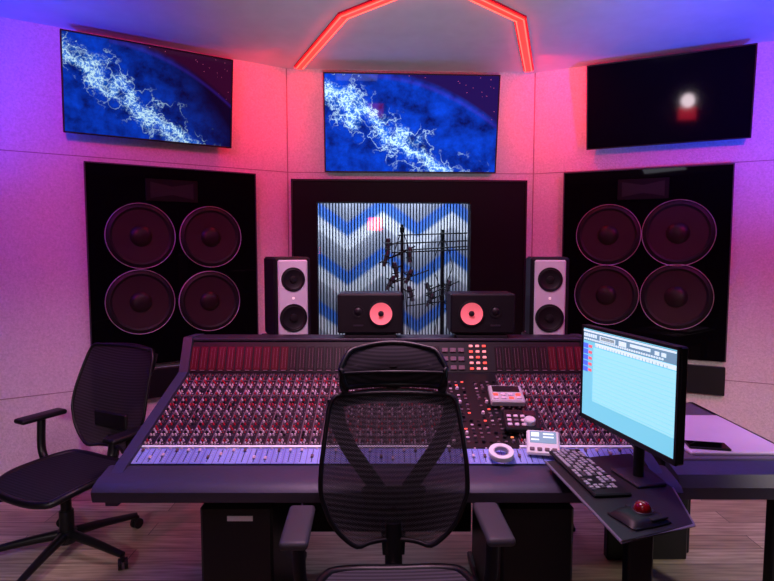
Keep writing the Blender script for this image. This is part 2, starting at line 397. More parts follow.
LEDZ = CEIL-.012
pl = [Vector((-.655, 4.30, LEDZ)), at_z(344, 16, LEDZ), Vector((.25, 2.93, LEDZ)), at_z(520, 19, LEDZ), Vector((1.075, 4.36, LEDZ))]
r = root('led_light_strip', (pl[2].x, pl[2].y, CEIL), 'glowing red angular light strip running across the ceiling above the centre screen', 'light strip')
def ribbon(bm, pts, w, h, z, off=0):
    for p, q in zip(pts, pts[1:]):
        L = (q-p).length; an = math.atan2(q.y-p.y, q.x-p.x)
        box(bm, (0, off, 0), (L+w*.4, w, h), m=T((p.x+q.x)/2, (p.y+q.y)/2, z) @ RZ(an))
b = B(); ribbon(b, pl, .074, .012, CEIL-.007); mk('channel', b, 'kred', r, world=True, smooth=False)
b = B(); ribbon(b, pl, .058, .010, CEIL-.016); mk('diffuser', b, 'led', r, world=True, smooth=False)
for o_ in (-.022, .022): b = B(); ribbon(b, pl, .007, .006, CEIL-.021, o_); mk('bright_edge', b, 'ledline', r, world=True, smooth=False)

# ------------------------------------------------------------------ televisions
def tv(W, px0, px1, pyc, off, tilt, label, scr, ratio=9/16):
    ua, _ = W.uv(px0, pyc, off); ub, zc = W.uv(px1, pyc, off); w = ub-ua; h = w*ratio
    uc = (ua+ub)/2; zc = W.uv((px0+px1)/2, pyc, off)[1]
    p = W.pt(uc, zc, off)
    t = root('television', p, label, 'television', (tilt, 0, W.th))
    b = B(); box(b, (0, .02, 0), (w, .035, h), .006); box(b, (0, .05, -.02), (w*.6, .04, h*.6), .01); mk('housing', b, 'black', t)
    b = B(); t2 = .009
    for (cx, cz, sx, sz) in ((0, h/2-t2/2, w, t2), (0, -h/2+t2/2, w, t2), (-w/2+t2/2, 0, t2, h), (w/2-t2/2, 0, t2, h)): box(b, (cx, -.001, cz), (sx, .012, sz), .002)
    mk('bezel', b, 'black', t)
    b = B(); screen_quad(b, w-2*t2, h-2*t2, -.0005); mk('screen', b, scr, t, smooth=False)
    b = B(); box(b, (0, .08, 0), (.3, .04, .2), .005); tube(b, [(0, .07, 0), (0, off*.9, 0)], .02, n=0); mk('wall_bracket', b, 'charcoal', t)
    return t, p, w, h
TILT = math.radians(10)
tv(WL, 62, 232, 93, .14, math.radians(8), 'wall television showing a blue glowing map, left of the three screens', 'tvA', .575)
tv(WF, 324, 498, 124, .13, math.radians(9), 'brightest wall television with blue glowing map, above the studio window', 'tvB', .545)
tR, pR, wR, hR = tv(WR, 587, 754, 100, .14, TILT, 'switched-off black wall television above the right main loudspeaker', 'tvoff', .57)

# ------------------------------------------------------------------ main loudspeakers set in the walls
def main_speaker(W, px0, px1, circ, horn, label):
    off = .05
    ua = W.uv(px0, 250, off)[0]; ub = W.uv(px1, 250, off)[0]
    ztop = (W.uv(px0, 162, off)[1]+W.uv(px1, 173, off)[1])/2 if W is WL else (W.uv(px0, 173, off)[1]+W.uv(px1, 163, off)[1])/2
    zbot = .77; uc = (ua+ub)/2; w = ub-ua; h = ztop-zbot
    t = root('main_loudspeaker', W.pt(uc, zbot, off), label, 'loudspeaker', (0, 0, W.th), 'large wall loudspeakers')
    b = B(); box(b, (0, .024, h/2), (w, .048, h), .006); mk('baffle', b, 'gloss', t, smooth=False)
    b = B()
    for sx in (-1, 1): box(b, (sx*(w/2-.004), -.002, h/2), (.008, .006, h), .001)
    box(b, (0, -.002, h-.004), (w, .006, .008), .001); mk('edge_trim', b, 'charcoal', t, smooth=False)
    for (cx, cy, rr) in circ:
        u, z = W.uv(cx, cy, off); R = rr/F*(W.pt(u, z, off).y)*.985
        m = T(u-uc, 0, z-zbot) @ FRONT
        b = B(); lathe(b, [(R*.970, .0), (R*.972, .012), (R*.979, .015), (R*.988, .010), (R*.99, 0)], m, 64)
        wf_ = mk('woofer', b, 'ring', t)
        b = B(); lathe(b, [(R*.970, .006), (R*.91, .014), (R*.86, .018), (R*.80, .012), (R*.79, .008)], m, 48); mk('surround', b, 'cone2', wf_)
        b = B(); lathe(b, [(R*.80, .010), (R*.6, .006), (R*.36, .001), (0, .001)], m, 48); mk('cone', b, 'cone', wf_)
        b = B(); lathe(b, [(R*.32, .001), (R*.28, .014), (R*.17, .024), (0, .028)], m, 32); mk('dust_cap', b, 'cap', wf_)
    u, z = W.uv(horn[0], horn[1], off); m = T(u-uc, 0, z-zbot)
    b = B(); box(b, (0, -.004, 0), (.34, .010, .15), .004, m=m); hn = mk('horn', b, 'winframe', t, smooth=False)
    b = B()
    def hf(i, j):
        x = (i-.5)*2; y = (j-.5)*2; rr = max(abs(x), abs(y)); 
        return Vector((x*.14, -.011+.001*(1-rr), y*.055*(1-.5*(1-abs(x)))))
    grid(b, hf, 8, 6, m=m); mk('horn_mouth', b, 'cone2', hn)
    b = B(); box(b, (0, .02, -.14), (w, .04, .20), .004); mk('port_panel', b, 'black', t, smooth=False)
main_speaker(WL, 87, 257, ((141, 236, 33.5), (211, 237, 31), (141, 302, 33.5), (210, 301, 31)), (172, 191), 'black gloss wall loudspeaker with four ringed woofers, beside the empty left chair')
main_speaker(WR, 562, 731, ((608, 235, 31), (678, 233, 34), (606, 295, 31), (676, 297, 34)), (643, 189), 'black gloss wall loudspeaker with four ringed woofers, behind the computer screen')

# ------------------------------------------------------------------ live room behind the window
lm = WF.m
uc = (u0+u1)/2
b = B(); box(b, (uc, 2.3, CEIL/2), (4, .1, CEIL), m=lm); struct('wall_live_room_back', b, 'dark')
b = B(); box(b, (uc-1.9, 1.2, CEIL/2), (.1, 2.2, CEIL), m=lm); struct('wall_live_room_left', b, 'dark')
b = B(); box(b, (uc+1.9, 1.2, CEIL/2), (.1, 2.2, CEIL), m=lm); struct('wall_live_room_right', b, 'dark')
t = root('slatted_panel', WF.pt(uc, 0, -2.05), 'tall wavy slatted wall panel in white and blue chevrons behind the window', 'wall panel', (0, 0, TF))
b = B()
n = 70; wd = 2.5
for i in range(n):
    x = -wd/2+wd*(i+.5)/n
    lathe(b, [(wd/n*.35, .2), (wd/n*.35, 2.7)], T(x, 0, 0), 12)
mk('slats', b, 'slat', t, kind='stuff')
b = B(); box(b, (0, .04, 1.45), (wd, .02, 2.55)); mk('backing', b, 'dark', t, smooth=False)
def mic_stand(px, py, Y, booms, label, zt_, mic):
    p = at_depth(px, 300, Y)
    t = root('microphone_stand', (p.x, Y, 0), label, 'microphone stand', (0, 0, 0), 'microphone stands in the live room')
    b = B(); tube(b, [(0, 0, .1), (0, 0, zt_)], .012, n=0); mk('pole', b, 'black', t)
    for a in (0, 1, 2):
        b = B(); an = a*2*PI/3+.4; tube(b, [(0, 0, .28), (.32*math.cos(an), .32*math.sin(an), .015)], .008, n=0); mk('leg', b, 'black', t)
    for (x0, z0, x1, z1) in booms:
        b = B(); tube(b, [(x0, -.02, z0), (x1, -.02, z1)], .006, n=0); mk('boom', b, 'black', t)
    for z in (zt_-.05, zt_*.62): b = B(); cyl(b, (0, 0, z), .021, .05); mk('clutch', b, 'black', t)
    for sx in (-1, 1): b = B(); tube(b, [(.02*sx, -.02, zt_-.1), (.09*sx, -.05, zt_-.35), (.03*sx, -.03, zt_-.6), (.08*sx, -.03, .6), (.05*sx, -.02, .3)], .004); mk('cable', b, 'black', t)
    for (x, z, s) in mic:
        b = B(); tube(b, [(0, 0, z+.05), (x, -.03, z)], .006, n=0); mk('arm', b, 'black', t)
        b = B(); lathe(b, [(0, -.07), (.018, -.07), (.020, .015), (.024, .03), (.021, .07), (0, .08)], T(x, -.03, z) @ RY(s), 16); mm = mk('microphone', b, 'micm', t)
        b = B()
        for dz in (-.028, .028): lathe(b, [(.037, -.004), (.041, 0), (.037, .004), (.034, 0), (.037, -.004)], T(x, -.03, z+dz) @ RY(s), 20)
        mk('shock_mount', b, 'black', mm)
mic_stand(402, 0, 5.2, ((-.14, 1.60, .62, 1.63), (-.22, 1.42, .12, 1.58), (-.14, 1.22, .25, 1.36), (-.04, 1.68, .60, 1.70), (-.1, 1.52, .62, 1.55)), 'black microphone stand with wide boom, nearer the window centre', 1.78, ((-.15, 1.46, .3), (-.06, 1.36, -.2), (-.11, 1.24, .5), (.07, 1.50, 0), (.06, 1.30, .4), (-.13, 1.58, 0), (.08, 1.14, -.3)))
mic_stand(442, 0, 5.45, ((-.42, 1.54, .26, 1.58), (-.16, 1.10, .16, 1.24), (-.34, 1.0, .12, 1.06)), 'black microphone stand towards the right side of the window', 1.74, ((-.12, 1.06, .5), (.06, 1.0, 0), (-.13, 1.16, -.4), (.05, 1.18, .3)))

# ------------------------------------------------------------------ mixing console
FR, FZ, BKY, BKZ, TY, TZ = 2.08, .73, 2.73, .93, 2.81, 1.09
sa = math.atan2(BKZ-FZ, BKY-FR); SM = T(0, FR, FZ) @ RX(sa); SL = math.hypot(BKZ-FZ, BKY-FR)
ba = math.atan2(TZ-BKZ, TY-BKY); BM = T(0, BKY, BKZ) @ RX(ba); BL = math.hypot(TZ-BKZ, TY-BKY)
con = root('mixing_console', (0, 2.4, 0), 'wide studio mixing console covered in rows of red and white knobs', 'mixing console')
W1 = 1.0
b = B(); prism(b, [(2.04, .60), (2.04, .715), (FR, FZ), (BKY, BKZ), (BKY, BKZ+.01), (TY, TZ), (2.95, TZ-.01), (2.95, .62)], -W1, W1); mk('body', b, 'charcoal', con, world=True, smooth=False)
b = B(); box(b, (0, SL/2, .002), (2*W1-.03, SL-.005, .006), m=SM); mk('control_panel', b, 'console', con, world=True, smooth=False)
for s in (-1, 1):
    b = B(); prism(b, [(1.97, .62), (1.96, .70), (2.06, .745), (BKY-.02, BKZ+.02), (TY-.02, TZ+.02), (2.97, TZ+.01), (2.97, .60)], s*W1-.022, s*W1+.022)
    mk('end_cheek', b, 'arm', con, world=True, smooth=False)
b = B()
prism(b, [(1.93, .665), (1.925, .690), (1.94, .706), (1.97, .716), (2.06, .734), (2.085, .728), (2.085, .640), (1.96, .640), (1.935, .650)], -1.05, 1.05)
mk('armrest', b, 'arm', con, world=True)
b = B(); box(b, (0, .045, .006), (2*W1-.05, .092, .004), m=SM); mk('fader_panel', b, 'fpanel', con, world=True, smooth=False)
b = B(); box(b, (0, .104, .007), (2*W1-.05, .011, .005), m=SM); mk('scribble_strip', b, 'scribble', con, world=True, smooth=False)
b = B(); box(b, (0, BL/2, .003), (2*W1-.04, BL-.02, .008), .002, m=BM); mk('meter_bridge', b, 'black', con, world=True, smooth=False)
b = B(); box(b, (0, 2.87, TZ+.004), (2*W1-.03, .14, .014), .003); mk('bridge_top', b, 'charcoal', con, world=True)
xs = [-.98+pitch*(i+.5) for i in range(NC)]
def centre(x): return .25 < x < .53
proto = {}
def part_from(name, key, build, m, mw):
    if key not in proto:
        bq = B(); build(bq); me = bpy.data.meshes.new(name); bq.to_mesh(me); bq.free(); me.materials.append(M[m])
        for p in me.polygons: p.use_smooth = False
        proto[key] = me
    o = bpy.data.objects.new(name, proto[key]); COL.objects.link(o); o.parent = con
    o.matrix_local = RM[con.name].inverted() @ mw
    return o
for i, x in enumerate(xs):
    if centre(x): continue
    red = x < -.50 or x > .80
    part_from('meter', 'meter'+str(red), lambda q: box(q, (0, 0, 0), (pitch*.80, BL*.66, .006), .001), 'meter' if red else 'meterg', BM @ T(x, BL*.47, .009))
b = B()
for i, x in enumerate(xs):
    if centre(x): continue
    for kx in range(2): box(b, (x-pitch*.18+kx*pitch*.36, BL*.47, .0125), (.0012, BL*.56, .001), m=BM)
    box(b, (x, BL*.12, .012), (pitch*.5, .004, .002), m=BM)
mk('meter_scale', b, 'kgrey', con, world=True, smooth=False, kind='stuff')
def knob(q): lathe(q, [(.0048, 0), (.0046, .003), (.0039, .004), (.0036, .008), (.0031, .009), (0, .009)], I4, 8)
def btn(q): box(q, (0, 0, .0020), (.0048, .0042, .004), .001, seg=1)
rows = 30; t0, t1 = .124, SL-.014
rowcol = ['kwhite', 'kred', 'kgrey', 'kwhite', 'kblack', 'kwhite', 'kred', 'kgrey', 'kwhite', 'kblack', 'kred', 'kgrey', 'kwhite', 'kblack', 'kwhite', 'kred', 'kgrey', 'kwhite', 'kblack', 'kgrey', 'kred', 'kwhite', 'kgrey', 'kblack', 'kwhite', 'kgrey', 'kred', 'kwhite', 'kblack', 'kgrey']
bulk = {c: B() for c in ('kred', 'kwhite', 'kgrey', 'kblack')}; bulkb = {c: B() for c in ('kred', 'kwhite', 'kgrey', 'kblack')}
protob = {}
for nm, fn in (('k', knob), ('b', btn)):
    q = B(); fn(q); me = bpy.data.meshes.new('tmpl'); q.to_mesh(me); q.free(); protob[nm] = me
def stamp(bm, nm, m):
    n0 = len(bm.verts); bm.from_mesh(protob[nm]); bm.verts.ensure_lookup_table()
    bmesh.ops.transform(bm, matrix=m, verts=bm.verts[n0:])
nk = nb = 0
for j in range(rows):
    yy = t0+(t1-t0)*j/(rows-1)
    for i, x in enumerate(xs):
        if centre(x): continue
        for kx in (-.0115, .001):
            c = rowcol[j] if kx < 0 else rowcol[(j*3+5) % rows]
            if random.random() < .03: c = 'kblack'
            if kx > 0 and j % 4 == 2: continue
            mk_ = SM @ T(x+kx, yy, .005)
            if nk < 90: part_from('knob', 'knob'+c, knob, c, mk_); nk += 1
            else: stamp(bulk[c], 'k', mk_)
        cb = ['kwhite', 'kgrey', 'kblack', 'kred', 'kblack'][(j*2) % 5]
        mb_ = SM @ T(x+.0125, yy, .005)
        if nb < 90: part_from('button', 'btn'+cb, btn, cb, mb_); nb += 1
        else: stamp(bulkb[cb], 'b', mb_)
for c, q in bulk.items():
    if len(q.verts): mk('knobs', q, c, con, world=True, kind='stuff')
    else: q.free()
for c, q in bulkb.items():
    if len(q.verts): mk('buttons', q, c, con, world=True, smooth=False, kind='stuff')
    else: q.free()
for me in protob.values(): bpy.data.meshes.remove(me)
for i, x in enumerate(xs):
    part_from('fader_slot', 'slot', lambda q: box(q, (0, 0, 0), (.0025, .076, .002)), 'kblack', SM @ T(x, .046, .0085))
    fy = .075 if random.random() < .6 else random.uniform(.02, .07)
    if centre(x): fy = .04
    def cap(q): box(q, (0, 0, .005), (.010, .016, .008), .002, seg=1); box(q, (0, 0, .0095), (.010, .002, .001))
    part_from('fader', 'cap'+('w' if i % 3 else 'g'), cap, 'kwhite' if i % 3 == 1 else 'kgrey', SM @ T(x, fy, .008))
    part_from('fader_button', 'fb', lambda q: box(q, (0, 0, .0025), (.008, .005, .005), .001, seg=1), 'kwhite', SM @ T(x+.013, .088, .008))
b = B()
for i, x in enumerate(xs):
    for kx in (-.010, .010):
        for ky in range(6): box(b, (x+kx, .012+ky*.012, .0086), (.006, .0025, .001), m=SM)
mk('fader_scale', b, 'mark', con, world=True, smooth=False, kind='stuff')
b = B(); box(b, (.39, SL*.56, .008), (.275, SL*.86, .008), .002, m=SM); mk('centre_section', b, 'black', con, world=True)
for j in range(17):
    for i in range(9):
        if i == 4 and j > 5: continue
        c = random.choices(['kgrey', 'kwhite', 'lorange', 'lred', 'kblack', 'lpink'], [5, 2.5, .5, 1.2, 4, .4])[0]
        x = .268+i*.030; yy = .125+j*.029
        if (i+j) % 4 == 0: part_from('monitor_knob', 'mk'+c, lambda q: lathe(q, [(.008, 0), (.007, .008), (.006, .011), (0, .011)], I4, 12), c if c[0] == 'k' else 'kwhite', SM @ T(x, yy, .012))
        elif i+j < 24 and (i*7+j) % 9: part_from('monitor_button' if (i < 5) else 'routing_button', 'mb'+c+str(i < 5), lambda q: box(q, (0, 0, .003), (.013, .009, .005), .002, seg=1), c, SM @ T(x, yy, .012))
for j in range(5):
    for i in range(3):
        part_from('lit_button', 'lb'+str((i+j) % 3), lambda q: box(q, (0, 0, .004), (.019, .012, .006), .002, seg=1), ['lred', 'lpink', 'lpink'][(i+j) % 3], BM @ T(.42+i*.033, .03+j*.029, .008))
for j in range(3):
    for i in range(3):
        part_from('select_button', 'sb', lambda q: box(q, (0, 0, .004), (.03, .022, .006), .002, seg=1), 'kgrey', BM @ T(.29+i*.04, .035+j*.045, .008))
for s in (-1, 1):
    b = B(); box(b, (s*.56, 2.36, .30), (.27, .70, .60), .01); box(b, (s*.56, 2.36, .015), (.31, .74, .03), .006); pd = mk('pedestal', b, 'black', con, world=True)
    if s < 0:
        b = B(); box(b, (-.545, 2.008, .555), (.095, .003, .020), .001)
        bmesh.ops.transform(b, matrix=T(0, -2.4, 0), verts=b.verts); mk('badge', b, 'white', pd)
b = B(); box(b, (0, 2.72, .36), (.84, .03, .44), .004); mk('modesty_panel', b, 'wood', con, world=True)
b = B(); box(b, (0, 2.45, .60), (1.9, .6, .03), .01); mk('underside_tray', b, 'wood', con, world=True)

# ------------------------------------------------------------------ gadgets on the console
NRM = SM.to_3x3() @ Vector((0, 0, 1))
def on_surface(px, py, lift=.012):
    return hit(px, py, SM @ Vector((0, 0, lift)), NRM)
p = on_surface(506, 398, .03); t = root('remote_control_box', p, 'light grey desktop controller with dark display, top right of the centre section', 'controller', (sa, 0, math.radians(-3)))
b = B(); box(b, (0, 0, .012), (.15, .135, .03), .006); mk('case', b, 'grey', t)
b = B(); box(b, (0, .032, .028), (.12, .05, .002), .001); mk('display', b, 'black', t)
for i in range(4):
    for j in range(2): b = B(); box(b, (-.05+i*.033, -.015-.028*j, .029), (.022, .016, .006), .002); mk('button', b, 'kwhite' if (i+j) % 3 else 'lred', t)
p = on_surface(521, 423, .03); t = root('dial_controller', p, 'black desktop controller with large dial and buttons beside grey device', 'controller', (sa, 0, math.radians(-6)))
b = B(); box(b, (0, 0, .010), (.15, .14, .024), .006); mk('case', b, 'black', t)
b = B(); lathe(b, [(.024, 0), (.023, .018), (.019, .022), (0, .022)], T(.03, -.03, .022), 28); mk('dial', b, 'ring', t)
for i in range(3):
    for j in range(3): b = B(); box(b, (-.05+.028*i, -.045+.03*j, .024), (.018, .016, .006), .002); mk('button', b, 'kwhite' if (i*j) % 2 == 0 else 'kgrey', t)
b = B(); box(b, (.035, .04, .023), (.05, .04, .003), .001); mk('display', b, 'meterg', t)
p = on_surface(543, 446, .035); t = root('small_display', p+Vector((0, 0, .012)), 'small white tilted touch display with blue figures beside the keyboard', 'display', (math.radians(42), 0, math.radians(-12)))
b = B(); box(b, (0, 0, 0), (.125, .105, .016), .006); mk('case', b, 'white', t)
b = B(); box(b, (0, .020, .009), (.10, .050, .002), .0005); d0 = mk('display', b, 'scr3', t)
b = B(); 
for (x, y, w_, h_) in ((-.03, .03, .03, .018), (.02, .034, .04, .006), (.02, .02, .04, .006), (-.03, .008, .03, .006)): box(b, (x, y, .0105), (w_, h_, .001))
mk('figures', b, 'scr4', d0, smooth=False)
for i in range(4): b = B(); box(b, (-.042+i*.028, -.032, .010), (.018, .014, .005), .002); mk('button', b, 'kgrey', t)
b = B(); box(b, (0, .03, -.018), (.06, .03, .024), .004); mk('stand', b, 'grey', t)
p = on_surface(501, 455, .026); t = root('tape_roll', p, 'white round tape roll lying flat on the console front', 'tape roll', (sa, 0, 0))
b = B(); lathe(b, [(.030, 0), (.030, .020), (.047, .020), (.048, .018), (.048, .002), (.047, 0), (.030, 0)], I4, 40); mk('tape', b, 'white', t)
b = B(); lathe(b, [(.026, .001), (.026, .0195), (.0305, .0195), (.0305, .001), (.026, .001)], I4, 40); mk('core', b, 'grey', t)

# ------------------------------------------------------------------ small speakers on the bridge
def small_speaker(px0, px1, pxc, mir, label):
    Y = 2.86; xa = at_depth(px0, 315, Y-.08).x; xb = at_depth(px1, 315, Y-.08).x; w = xb-xa; xc = (xa+xb)/2
    zt_ = at_depth(380, 293, Y-.08).z; z0 = TZ+.018; h = zt_-z0
    t = root('small_loudspeaker', (xc, Y, z0-.005), label, 'loudspeaker', (0, 0, 0), 'small loudspeakers on the console bridge')
    b = B(); box(b, (0, .03, h/2+.012), (w, .19, h-.024), .008); mk('cabinet', b, 'black', t)
    b = B(); box(b, (0, .02, .006), (w*.8, .15, .016), .003); mk('isolation_pad', b, 'satin', t)
    zc = at_depth(pxc, 313, Y-.08).z-z0; x = at_depth(pxc, 313, Y-.08).x-xc; R = .056
    m = T(x, -.065, zc) @ FRONT
    b = B(); lathe(b, [(R*1.18, 0), (R*1.18, .006), (R, .008), (R, .002)], m, 36); wf_ = mk('woofer', b, 'black', t)
    b = B(); lathe(b, [(R, .006), (R*.8, .003), (R*.3, -.001), (0, -.001)], m @ T(0, 0, .003), 36); mk('cone', b, 'cone_redlit', wf_, label='pale red-lit round cone')
    b = B(); lathe(b, [(R*.26, 0), (R*.2, .010), (0, .014)], m @ T(0, 0, .003), 20); mk('dust_cap', b, 'kblack', wf_)
    b = B(); lathe(b, [(.030, 0), (.030, .005), (.02, .004), (.012, .010), (0, .012)], T(-x*1.1, -.065, zc+.01) @ FRONT, 24); mk('tweeter', b, 'black', t)
    b = B(); box(b, (-x*1.1, -.067, zc-.06), (.05, .003, .008)); mk('badge', b, 'charcoal', t)
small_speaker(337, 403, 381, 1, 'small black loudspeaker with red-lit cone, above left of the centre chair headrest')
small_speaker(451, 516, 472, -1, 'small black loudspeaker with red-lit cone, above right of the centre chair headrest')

# ------------------------------------------------------------------ nearfield monitors on stands
def nearfield(px, ang, label):
    Y = 3.16; p = at_depth(px, 300, Y); z0 = at_depth(px, 338, Y-.1).z; h = at_depth(px, 257, Y-.1).z-z0
    t = root('studio_monitor', (p.x, Y, z0), label, 'loudspeaker', (0, 0, ang), 'silver fronted monitors on stands')
    w = .205; dd = .26
    b = B(); box(b, (0, .0, h/2), (w, dd, h), .012); mk('cabinet', b, 'black', t)
    b = B(); box(b, (0, -dd/2-.006, h/2), (w*.80, .016, h*.93), .007); mk('baffle', b, 'silver', t)
    for (zz, R, nm) in ((h*.73, .062, 'midrange_driver'), (h*.26, .072, 'woofer')):
        m = T(0, -dd/2-.013, zz) @ FRONT
        b = B(); lathe(b, [(R*1.06, 0), (R*1.05, .006), (R*.96, .007), (R*.9, .003)], m, 36); dr = mk(nm, b, 'black', t)
        b = B(); lathe(b, [(R*.95, .004), (R*.85, .006), (R*.75, .002), (R*.3, .0012), (R*.28, .008), (0, .012)], m, 36); mk('cone', b, 'cone2', dr)
    b = B(); box(b, (0, -dd/2-.015, h*.5), (.012, .002, .012), .0005); mk('status_light', b, 'lwhite', t)
    s = root('speaker_stand', (p.x, Y, 0), 'black pillar stand carrying the '+('left' if px < 400 else 'right')+' silver fronted monitor', 'speaker stand', (0, 0, ang), 'speaker stands')
    b = B(); box(b, (0, 0, z0-.012), (.24, .28, .02), .004); mk('top_plate', b, 'black', s)
    b = B(); cyl(b, (0, 0, z0/2), .035, z0-.04); mk('pole', b, 'black', s)
    b = B(); box(b, (0, 0, .012), (.32, .34, .024), .005); mk('base', b, 'black', s)
nearfield(287, math.radians(24), 'upright black studio monitor with silver front, left of the window')
nearfield(546, math.radians(-8), 'upright black studio monitor with silver front, right of the window')

# ------------------------------------------------------------------ side wing desk and its things
t = root('side_desk', (1.34, 2.46, 0), 'dark side desk wing with pale top at the console right end', 'desk')
b = B(); box(b, (1.324, 2.46, .745), (.505, .78, .03), .004); mk('tabletop', b, 'wing', t, world=True)
b = B(); prism(b, [(1.98, .64), (1.965, .69), (1.99, .73), (2.08, .755), (2.08, .64)], 1.06, 1.59); mk('front_rail', b, 'arm', t, world=True)
b = B(); box(b, (1.575, 2.46, .74), (.03, .80, .04), .004); mk('edge_trim', b, 'black', t, world=True)
b = B(); box(b, (1.325, 2.50, .68), (.49, .70, .10), .006); mk('drawer_case', b, 'charcoal', t, world=True)
b = B(); box(b, (1.30, 2.72, .30), (.40, .05, .60), .006); mk('rear_panel', b, 'black', t, world=True)
for y in (2.12, 2.78): b = B(); box(b, (1.52, y, .32), (.05, .05, .64), .006); mk('leg', b, 'black', t, world=True)
o = B(); box(o, (0, 0, .007), (.38, .48, .014), .004); o = mk('desk_pad', o, 'lav'); o.location = (1.36, 2.34, .7605); o['label'] = 'flat pale lavender pad lying on the side desk'; o['category'] = 'desk pad'
p = at_z(702, 446, .778); t = root('smartphone', (p.x+.02, p.y, .775), 'black smartphone lying on the side desk beside the computer screen', 'phone', (0, 0, 1.35))
b = B(); box(b, (0, 0, .005), (.075, .15, .009), .003); mk('body', b, 'black', t)
b = B(); box(b, (0, 0, .0097), (.068, .142, .001), .0003); mk('screen', b, 'gloss', t)

# ------------------------------------------------------------------ keyboard tray, computer screen, keyboard, trackball
TRZ = .765
t = root('keyboard_table', (.77, 1.80, 0), 'narrow black side table carrying keyboard and computer screen', 'table')
def tz(px, py): q_ = at_z(px, py, TRZ); return (q_.x, q_.y)
t_c = [tz(546, 461), tz(622, 541), tz(694, 524), (.945, 1.80), (.94, 2.11)]
t_c[0] = (t_c[0][0], min(2.11, t_c[0][1]))
b = B(); q = bmesh.new(); nn = len(t_c)
va = [q.verts.new((x, y, TRZ-.010)) for x, y in t_c]; vb = [q.verts.new((x, y, TRZ)) for x, y in t_c]
q.faces.new(va[::-1]); q.faces.new(vb)
for i in range(nn): q.faces.new((va[i], va[(i+1) % nn], vb[(i+1) % nn], vb[i]))
bmesh.ops.recalc_face_normals(q, faces=q.faces); bmesh.ops.bevel(q, geom=q.edges[:], offset=.0015, segments=1, affect='EDGES'); merge(b, q, I4)
mk('tabletop', b, 'satin', t, world=True, smooth=False)
b = B(); tube(b, [Vector((x, y, TRZ-.004)) for x, y in t_c[:4]], .005, n=0, seg=8); mk('edge_strip', b, 'edge', t, world=True)
b = B(); box(b, (.80, 1.72, .375), (.08, .05, .73), .006); mk('leg', b, 'black', t, world=True)
b = B(); box(b, (.80, 1.74, .012), (.18, .34, .024), .006); mk('base', b, 'black', t, world=True)
b = B(); box(b, (.79, 1.76, .745), (.16, .30, .018), .003); mk('support_frame', b, 'black', t, world=True)

th = math.radians(-77.6)
t = root('computer_monitor', (.862, 1.87, TRZ), 'large computer screen turned sideways showing pale cyan editing window', 'computer screen', (0, 0, th))
w, h = .512, .355; zc = 1.09-TRZ
fw = -.066
b = B(); box(b, (0, fw+.014, zc), (w, .028, h), .005); box(b, (0, fw+.036, zc), (w*.6, .03, h*.6), .012); mk('housing', b, 'black', t)
b = B(); e = .011
for (cx, cz, sx, sz) in ((0, h/2-e/2, w, e), (0, -h/2+e*.8, w, e*1.6), (-w/2+e/2, 0, e, h), (w/2-e/2, 0, e, h)): box(b, (cx, fw-.001, zc+cz), (sx, .008, sz), .001)
mk('bezel', b, 'black', t)
b = B(); box(b, (0, fw-.0005, zc), (w-.02, .003, h-.02)); sc = mk('screen', b, 'scr', t, smooth=False)
def sp(name, m, rects, yoff=.0030):
    bq = B()
    for (x0, x1, z0, z1) in rects: box(bq, ((x0+x1)/2, fw-yoff, zc+(z0+z1)/2), (x1-x0, .001, z1-z0))
    return mk(name, bq, m, sc, smooth=False)
X0, X1, Z0, Z1 = -w/2+.013, w/2-.013, -h/2+.02, h/2-.014
sp('menu_bar', 'scr3', [(X0, X1, Z1-.042, Z1)])
sp('toolbar_fields', 'scr4', [(X0, X1, Z1-.008, Z1-.002), (-.14, -.05, Z1-.030, Z1-.014), (-.03, .01, Z1-.030, Z1-.014), (.03, .13, Z1-.024, Z1-.014), (.15, .17, Z1-.028, Z1-.016), (.18, .2, Z1-.028, Z1-.016)]+[(X0+.004+.012*i, X0+.012+.012*i, Z1-.038, Z1-.032) for i in range(36)]+[(X0+.004+.014*i, X0+.014+.014*i, Z1-.026, Z1-.014) for i in range(6)], .0040)
b = B()
for i in range(9):
    x = -.132+i*.009; 
    box(b, (x, fw-.0048, zc+Z1-.022), (.0018, .0006, .010)); box(b, (x+.0045, fw-.0048, zc+Z1-.022), (.0018, .0006, .010)); box(b, (x+.002, fw-.0048, zc+Z1-.0175), (.005, .0006, .0016))
mk('time_readout', b, 'kblack', sc, smooth=False)
sp('ruler', 'scr4', [(X0+.075, X1, Z1-.058, Z1-.044)])
sp('ruler_ticks', 'scr3', [(X0+.08+.016*i, X0+.0815+.016*i, Z1-.058, Z1-.050) for i in range(24)], .0040)
sp('track_list', 'scr6', [(X0, X0+.03, Z1-.052-.022*i-.018, Z1-.052-.022*i) for i in range(0, 5)])
sp('track_names', 'scr5', [(X0+.033, X0+.055, Z1-.052-.022*i-.014, Z1-.052-.022*i-.004) for i in range(0, 5)])
sp('edit_area', 'scr2', [(X0+.065, X1, Z0+.06, Z1-.062)])
sp('edit_lines', 'scr', [(X0+.065, X1, Z1-.070-.014*i-.0012, Z1-.070-.014*i) for i in range(1, 14)], .0040)
b = B(); tube(b, [(0, .0, .012), (0, .0, zc)], .018, n=0); box(b, (0, -.02, zc), (.08, .04, .08), .006); mk('stand_neck', b, 'black', t)
b = B(); box(b, (0, .0, .006), (.15, .11, .012), .004); mk('stand_base', b, 'charcoal', t)

